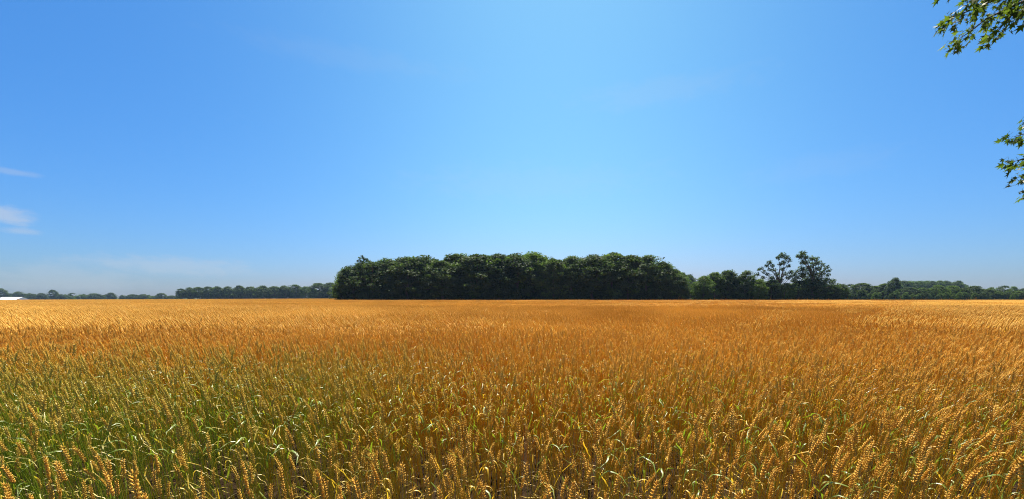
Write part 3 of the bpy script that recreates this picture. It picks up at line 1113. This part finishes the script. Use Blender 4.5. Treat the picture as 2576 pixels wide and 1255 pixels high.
for X in np.concatenate([np.arange(-20, 295, 7), np.arange(312, 446, 7)]):     # hedge along their feet
    dd = 655
    tp = P(X, 742.5 + rng.normal(0, 2.2), dd)
    z0 = float(ground_h(tp[0], dd))
    rows.append((tp[0], dd + rng.normal(0, 3), z0, 0, 0, rng.uniform(0, 6.28), (tp[2] - z0) / H0, int(rng.integers(0, 6))))
for X in np.arange(446, 845, 8):
    dd = 485
    tp = P(X, 728 + rng.normal(0, 3) + (5 if X < 540 else 0), dd)
    z0 = float(ground_h(tp[0], dd))
    rows.append((tp[0], dd + rng.normal(0, 2), z0, 0, 0, rng.uniform(0, 6.28), (tp[2] - z0) / H0 * 1.05, int(rng.integers(0, 6))))
for X in np.arange(1750, 2112, 8):       # scrub joining the bushes right of the wood
    dd = 143
    tp = P(X, np.interp(X, [1750, 1780, 1860, 1910, 2000, 2090, 2112], [712, 700, 698, 712, 716, 716, 728]) + rng.normal(0, 4), dd)
    rows.append((tp[0], dd + rng.normal(0, 1.5), 0, 0, 0, rng.uniform(0, 6.28), tp[2] / H0 * 1.05, int(rng.integers(0, 6))))
o = scatter_object('hedge_brush', rows, wood_src)
tag(o, 'dark brush along the feet of the hedgerow trees', 'brush', kind='stuff')


# trees drawn by their own boughs
def bough_tree(name, base_X, d, clumps, label, group, size=0.26, per=60, mats=None, fork=0.35, seed=5, trunk_r=0.28):
    """clumps: (X, Y, radius px, depth offset, leaf share) - foliage masses at the ends of real boughs"""
    g = np.random.default_rng(seed)
    b = P(base_X, 755, d)
    z0 = float(ground_h(b[0], d))
    root = empty(name, (b[0], d, z0))
    org = np.array([b[0], d, z0])
    pts = [(P(X, Y, d + do) - org, r_ * (d / F_PX), k) for X, Y, r_, do, k in clumps]
    topz = max(p_[2] for p_, r_, k in pts)
    zs = np.linspace(-0.3, topz * 0.55, 6)
    mean = np.mean([p_ for p_, r_, k in pts], axis=0)
    path = np.stack([np.interp(zs, [0, topz], [0, mean[0] * 1.2]) + g.normal(0, 0.1, 6), np.interp(zs, [0, topz], [0, mean[1]]) + g.normal(0, 0.1, 6), zs], -1)
    tr = MB().add(*tube(path, np.linspace(trunk_r, trunk_r * 0.55, 6), 8))
    Q = []
    for p_, r_, k in pts:
        zf = min(topz * 0.5, max(topz * 0.12, p_[2] * (fork + g.uniform(-0.05, 0.2))))
        j = np.interp(zf, zs, np.arange(6)); s_ = path[int(j)] + (path[min(int(j) + 1, 5)] - path[int(j)]) * (j - int(j))
        mid = s_ * 0.5 + p_ * 0.5 + np.array([(p_[0] - s_[0]) * -0.12, 0, 0.08 * np.linalg.norm(p_ - s_)])
        tr.add(*tube([s_, s_ * 0.75 + mid * 0.25 + g.normal(0, .1, 3), mid, mid * 0.45 + p_ * 0.55 + g.normal(0, .12, 3), p_], np.array([0.13, 0.11, 0.075, 0.05, 0.02]) * trunk_r / 0.28, 6))
        m_ = int(1.8 * per * k * max(0.5, (r_ / 1.2) ** 2))
        q = g.normal(0, 1, (m_, 3)); q /= np.linalg.norm(q, axis=1)[:, None]
        q = q * (g.uniform(0, 1, (m_, 1)) ** 0.5) * r_ * np.array([1, 1, 0.8]) + p_
        for t_ in range(4):                              # twigs
            e = q[int(g.integers(0, m_))]
            tr.add(*tube([p_ * 0.7 + mid * 0.3, (p_ + e) / 2, e], [0.03, 0.02, 0.01], 4))
        out = q - p_; out /= np.linalg.norm(out, axis=1)[:, None] + 1e-6
        Q.append(leaf_quads(q, out, size, g, 0.35))
    tr.build('trunk', M['bark'], root, True)
    cr = bpy.data.objects.new('crown', quad_mesh('crown', np.concatenate(Q), mats or FM, g.random(sum(len(x) for x in Q)) < 0.2))
    COL.objects.link(cr); cr.parent = root
    return tag(root, label, 'tree', group)


GT = 'the two tall trees right of the wood'
bough_tree('tree', 1962, 139, [
    (1968, 642, 9, 0, 1), (1979, 648, 8, .5, 1), (1958, 648, 7, -.5, .9), (1986, 655, 6, 0, .8), (1973, 660, 8, .4, .9), (1962, 664, 6, -1, .7), (1984, 668, 6, 0, .7),
    (1936, 660, 7, 0, .9), (1929, 668, 6, .4, .8), (1943, 668, 6, -.6, .7), (1936, 678, 6, 0, .7), (1948, 680, 7, .5, .7), (1915, 675, 6, 0, .7), (1908, 678, 4, 0, .6), (1922, 683, 6, .6, .6),
    (1930, 690, 6, -.5, .6), (1956, 690, 8, 0, .7), (1970, 676, 7, 0, .8), (1974, 690, 8, .4, .8), (1990, 684, 7, -.4, .8), (1998, 692, 7, 0, .9), (1985, 697, 8, 0, .9), (1940, 700, 8, 0, .7),
    (1962, 703, 8, 0, .8), (1920, 698, 7, .5, .6), (1904, 690, 7, 0, .6), (1997, 705, 8, 0, .9)],
    'tall sparse tree with see-through boughs, left of the two tall trees', GT, 0.26, 100, seed=21)
bough_tree('tree', 2040, 139, [
    (2018, 638, 10, 0, 1.2), (2012, 646, 8, .4, 1), (2026, 648, 9, -.4, 1.2), (2006, 644, 5, 0, .7), (2020, 660, 9, 0, 1.2), (2030, 660, 8, .4, 1), (2042, 650, 8, 0, 1.1), (2053, 652, 8, -.5, 1.1),
    (2060, 660, 8, 0, 1.1), (2046, 664, 9, .5, 1.2), (2070, 666, 7, 0, 1), (2080, 672, 7, .3, 1), (2086, 680, 6, 0, .9), (2072, 680, 8, -.3, .9), (2056, 676, 9, 0, 1.2), (2036, 676, 10, .4, 1.3),
    (2018, 676, 10, 0, 1.3), (2005, 684, 8, .4, 1), (2022, 690, 11, -.5, 1.4), (2044, 690, 11, 0, 1.4), (2064, 690, 10, .4, 1.3), (2083, 691, 7, 0, .9), (2008, 698, 9, 0, 1.2), (2030, 703, 12, .4, 1.6),
    (2054, 704, 12, 0, 1.6), (2076, 705, 11, -.4, 1.5), (2094, 708, 9, 0, 1.2), (2106, 718, 8, .4, 1.1), (2090, 720, 10, 0, 1.4), (2066, 720, 12, 0, 1.6), (2040, 720, 12, 0, 1.6), (2118, 726, 6, 0, .8)],
    'tallest dark tree with a notched spreading crown, right of the two tall trees', GT, 0.27, 70, seed=33, trunk_r=0.36)
bough_tree('tree', 918, 133, [
    (911, 645, 4, 0, .7), (905, 650, 5, .3, .8), (916, 650, 5, -.3, .9), (922, 654, 6, 0, 1), (908, 657, 6, 0, .9), (900, 656, 3, 0, .6), (928, 658, 7, .3, 1.2), (916, 662, 8, 0, 1.2), (899, 667, 8, .4, 1),
    (888, 676, 8, 0, 1), (906, 674, 9, -.3, 1.2), (924, 672, 10, 0, 1.4), (878, 688, 7, 0, .9), (893, 690, 10, .4, 1.3), (915, 690, 12, 0, 1.6), (938, 668, 8, .3, 1.2)],
    'tree with a forked bough poking up at the left end of the wood', GT.replace('two tall trees right', 'front trees'), 0.26, 65, seed=44)

# ------------------------------------------------------------------ barn at the left edge
Bd = P(57, 747.2, 480)
bz = float(ground_h(Bd[0], 480))
th = math.radians(50.5)
lat = np.array([math.cos(th), math.sin(th), 0]); vw = np.array([-math.sin(th), math.cos(th), 0])
a_ = math.radians(54)
Ld = -lat * math.cos(a_) + vw * math.sin(a_)        # along the ridge, away from the gable
Gd = lat * math.sin(a_) + vw * math.cos(a_)         # across the gable
apex = Bd - np.array([0, 0, bz])
HR = apex[2]
HE = HR - 3.7
Wd, Ln = 8.2, 26.0
barn = empty('barn', (Bd[0], 480, bz))


def bp_(l_, w_, z):
    return Ld * l_ + Gd * w_ + np.array([0, 0, z])


def slab(mb, c4, t):
    """a sheet with thickness t (downwards) from four corners"""
    c4 = np.array(c4); lo = c4 - np.array([0, 0, t])
    return mb.add(np.concatenate([c4, lo]), [(0, 1, 2, 3), (7, 6, 5, 4), (0, 4, 5, 1), (1, 5, 6, 2), (2, 6, 7, 3), (3, 7, 4, 0)])


wl_ = MB()
v = [bp_(l_, w_, z) for l_ in (0.3, Ln - 0.3) for w_, z in ((-Wd + .3, 0), (Wd - .3, 0), (Wd - .3, HE - .1), (0, HR - .2), (-Wd + .3, HE - .1))]
wl_.add(v, [(0, 1, 2, 3, 4), (9, 8, 7, 6, 5), (0, 4, 9, 5), (1, 6, 7, 2)])
wl_.build('wall', M['barn_wall'], barn)
rf = MB()
for s_ in (-1, 1):
    slab(rf, [bp_(-0.5, 0, HR), bp_(Ln + .5, 0, HR), bp_(Ln + .5, s_ * (Wd + .5), HE), bp_(-0.5, s_ * (Wd + .5), HE)], 0.18)
ro = rf.build('roof', M['roof_white'], barn)
tr_ = MB()
for s_ in (-1, 1):
    slab(tr_, [bp_(-0.62, s_ * 0.05, HR - .02), bp_(-0.5, s_ * 0.05, HR - .02), bp_(-0.5, s_ * (Wd + .5), HE - .02), bp_(-0.62, s_ * (Wd + .5), HE - .02)], 0.35)
slab(tr_, [bp_(-0.5, -Wd - .62, HE - .02), bp_(Ln + .5, -Wd - .62, HE - .02), bp_(Ln + .5, -Wd - .5, HE - .02), bp_(-0.5, -Wd - .5, HE - .02)], 0.4)
tr_.build('roof_trim', M['barn_trim'], ro)
lt = MB()
slab(lt, [bp_(0.2, -Wd * .35, HE + .25), bp_(-4.2, -Wd * .35, HE - .75), bp_(-4.2, Wd + .4, HE - .75), bp_(0.2, Wd + .4, HE + .25)], 0.2)
lt.build('porch_roof', M['roof_white'], barn)
for w_ in (-Wd * .33, Wd * .35, Wd + .2):
    MB().add(*tube([bp_(-4.0, w_, 0), bp_(-4.0, w_, HE - .9)], [0.12, 0.12], 6)).build('porch_post', M['barn_trim'], barn)
dr = MB()
slab(dr, [bp_(0.24, -Wd * .75, HE * .8), bp_(0.14, -Wd * .75, HE * .8), bp_(0.14, -Wd * .42, HE * .8), bp_(0.24, -Wd * .42, HE * .8)], HE * .8)
dr.build('door', M['barn_door'], barn)
tag(barn, 'low white-roofed farm barn at the far left edge of the field', 'barn')

# ------------------------------------------------------------------ maple whose branches hang into the frame at the right
g = np.random.default_rng(77)
maple = empty('maple_tree', (8.6, 4.6, 0))
MO = np.array([8.6, 4.6, 0.0])
LOBES = [(0, 0), (0.10, 0.20), (0.52, 0.30), (0.24, 0.42), (0.46, 0.78), (0.15, 0.62), (0.0, 1.06)]
outline = np.array(LOBES + [(-x, y) for x, y in LOBES[-2:0:-1]])
leafV, leafF, leafM, leafN = [], [], [], 0
petV = MB()


def maple_leaf(p, size):
    """a five-pointed leaf on its stalk, hanging from p"""
    global leafN
    tip = np.array([g.normal(-0.45, 0.45), g.normal(-0.1, 0.5), g.normal(-0.65, 0.4)]); tip /= np.linalg.norm(tip)
    nrm = np.cross(tip, g.normal(0, 1, 3)); nrm /= np.linalg.norm(nrm)
    nrm = nrm * 0.8 + np.array([0, -0.5, 0.5]) * g.choice([-1, 1]); nrm -= tip * (nrm @ tip); nrm /= np.linalg.norm(nrm)
    sd = np.cross(tip, nrm)
    pe = p + tip * size * g.uniform(0.2, 0.5) + np.array([0, 0, -0.005])
    fold = np.abs(outline[:, 0:1]) * g.uniform(0.1, 0.5) - (outline[:, 1:2] ** 2) * g.uniform(0.0, 0.3)
    v = pe + (sd * outline[:, 0:1] * g.uniform(0.75, 1.0) + tip * outline[:, 1:2] + nrm * fold) * size
    c = pe + tip * 0.32 * size
    n_ = len(outline)
    leafV.append(np.concatenate([v, [c]]))
    leafF.extend([(leafN + i, leafN + (i + 1) % n_, leafN + n_) for i in range(n_)])
    leafN += n_ + 1
    petV.add(*tube([p, (p + pe) / 2, pe], [0.0014, 0.0012, 0.001], 3, cap=False))


def branch(pts, r0, r1, mb):
    path = np.array(pts)
    mb.add(*tube(path, np.linspace(r0, r1, len(path)), 6))


limb = MB()
spray_at = []
# (points in photo columns/rows, distance) of each hanging twig; they all run back to limbs right of the frame
TWIGS = [
    ([(2700, -70), (2600, -30), (2520, 0), (2450, 30), (2395, 52), (2368, 58)], 3.9, 30),
    ([(2690, -40), (2600, 0), (2530, 30), (2470, 60), (2425, 95), (2390, 118)], 4.0, 34),
    ([(2720, -60), (2640, -25), (2570, 20), (2530, 55), (2500, 90), (2478, 108)], 4.1, 28),
    ([(2690, -90), (2600, -55), (2520, -25), (2460, 0), (2420, 20)], 3.8, 30),
    ([(2700, -60), (2630, -20), (2560, 5), (2510, 30)], 4.2, 26),
    ([(2640, -110), (2560, -70), (2480, -45), (2410, -30), (2364, -10)], 3.7, 12),
    ([(2700, -20), (2640, 0), (2590, 18), (2562, 30)], 3.9, 14),
    ([(2760, 300), (2680, 300), (2610, 305), (2562, 316)], 4.2, 14),
    ([(2760, 320), (2680, 330), (2610, 342), (2560, 350), (2540, 356)], 4.3, 18),
    ([(2760, 380), (2680, 390), (2610, 402), (2560, 412), (2526, 424)], 4.2, 26),
    ([(2760, 400), (2680, 420), (2620, 440), (2575, 452), (2552, 458)], 4.1, 20),
    ([(2740, 420), (2670, 445), (2620, 470), (2585, 490), (2578, 496)], 4.2, 14)]
for pts, d, nl in TWIGS:
    path = np.array([P(X + 10, Y - 12, d + 0.12 * math.sin(i * 1.7 + d * 9)) for i, (X, Y) in enumerate(pts)])
    limb.add(*tube(path - MO, np.linspace(0.014, 0.002, len(path)), 5))
    hub = np.array([7.0, 4.3, path[0][2] - 0.3])
    limb.add(*tube(np.array([hub, (hub + path[0]) / 2 + [0, 0, 0.1], path[0]]) - MO, [0.035, 0.024, 0.014], 6))
    seg = np.linspace(0.22, 1, nl)
    for s_ in seg:
        k = s_ * (len(path) - 1); j = min(int(k), len(path) - 2)
        p = path[j] + (path[j + 1] - path[j]) * (k - j)
        for q in range(3 if s_ < 0.97 else 4):
            maple_leaf(p + g.normal(0, 0.03, 3) - MO, g.uniform(0.040, 0.078))
# rest of the tree, right of the frame
for k in range(60):
    an, el_ = g.uniform(0, 6.28), g.uniform(-0.25, 1.2)
    r_ = g.uniform(1.2, 3.3)
    c = np.array([8.6 + r_ * math.cos(an) * math.cos(el_), 4.6 + 0.8 * r_ * math.sin(an) * math.cos(el_), 5.2 + r_ * 1.2 * math.sin(el_)])
    X_, Y_ = proj(c[None])
    if X_[0] < 2730 and -120 < Y_[0]:
        continue
    s0 = np.array([8.6, 4.6, g.uniform(2.6, 5.5)])
    limb.add(*tube(np.array([s0, (s0 + c) / 2 + [0, 0, 0.25], c]) - MO, [0.06, 0.035, 0.012], 6))
    pp = c + g.normal(0, 0.30, (30, 3))
    X_, Y_ = proj(pp)
    for p in pp[(X_ > 2680) | (Y_ < -60)]:
        maple_leaf(p - MO, g.uniform(0.06, 0.10))
tk = np.array([[8.6, 4.6, -0.1], [8.62, 4.62, 0.4], [8.58, 4.6, 1.8], [8.65, 4.6, 3.6], [8.6, 4.65, 5.6], [8.55, 4.6, 7.6]]) - MO
trunk = MB().add(*tube(tk, [0.26, 0.20, 0.17, 0.13, 0.08, 0.03], 12)).build('trunk', M['bark'], maple, True)
for z_ in (3.0, 4.0, 5.0):      # limbs that carry the hanging twigs
    limb.add(*tube(np.array([[8.62, 4.6, z_ - 0.5], [7.9, 4.45, z_], [7.0, 4.3, z_ + 0.1]]) - MO, [0.09, 0.06, 0.035], 8))
limb.build('branches', M['bark'], maple, True)
me = bpy.data.meshes.new('crown')
me.from_pydata(np.concatenate(leafV).tolist(), [], leafF)
me.materials.append(M['maple'])
o = bpy.data.objects.new('crown', me); COL.objects.link(o); o.parent = maple
petV.build('leaf_stems', M['maple'], o)
tag(maple, 'maple with pointed green leaves hanging in from the upper right', 'maple tree')

# ------------------------------------------------------------------ haze
hz = MB()
x0, x1, y0, y1, z0, z1 = -1300.0, 1100.0, -40.0, 1100.0, -6.0, 26.0
hz.add([(x, y, z) for z in (z0, z1) for y in (y0, y1) for x in (x0, x1)], [(0, 2, 3, 1), (4, 5, 7, 6), (0, 1, 5, 4), (2, 6, 7, 3), (0, 4, 6, 2), (1, 3, 7, 5)])
m, n, l = new_mat('pale_haze')
pv = nd(n, 'ShaderNodeVolumePrincipled')
pv.inputs['Color'].default_value = (0.50, 0.74, 1.0, 1)
pv.inputs['Density'].default_value = 0.00008
pv.inputs['Anisotropy'].default_value = 0.2
o = nd(n, 'ShaderNodeOutputMaterial')
l.new(pv.outputs[0], o.inputs['Volume'])
tag(hz.build('haze', m), 'thin bluish summer haze over the fields', 'haze', kind='stuff')
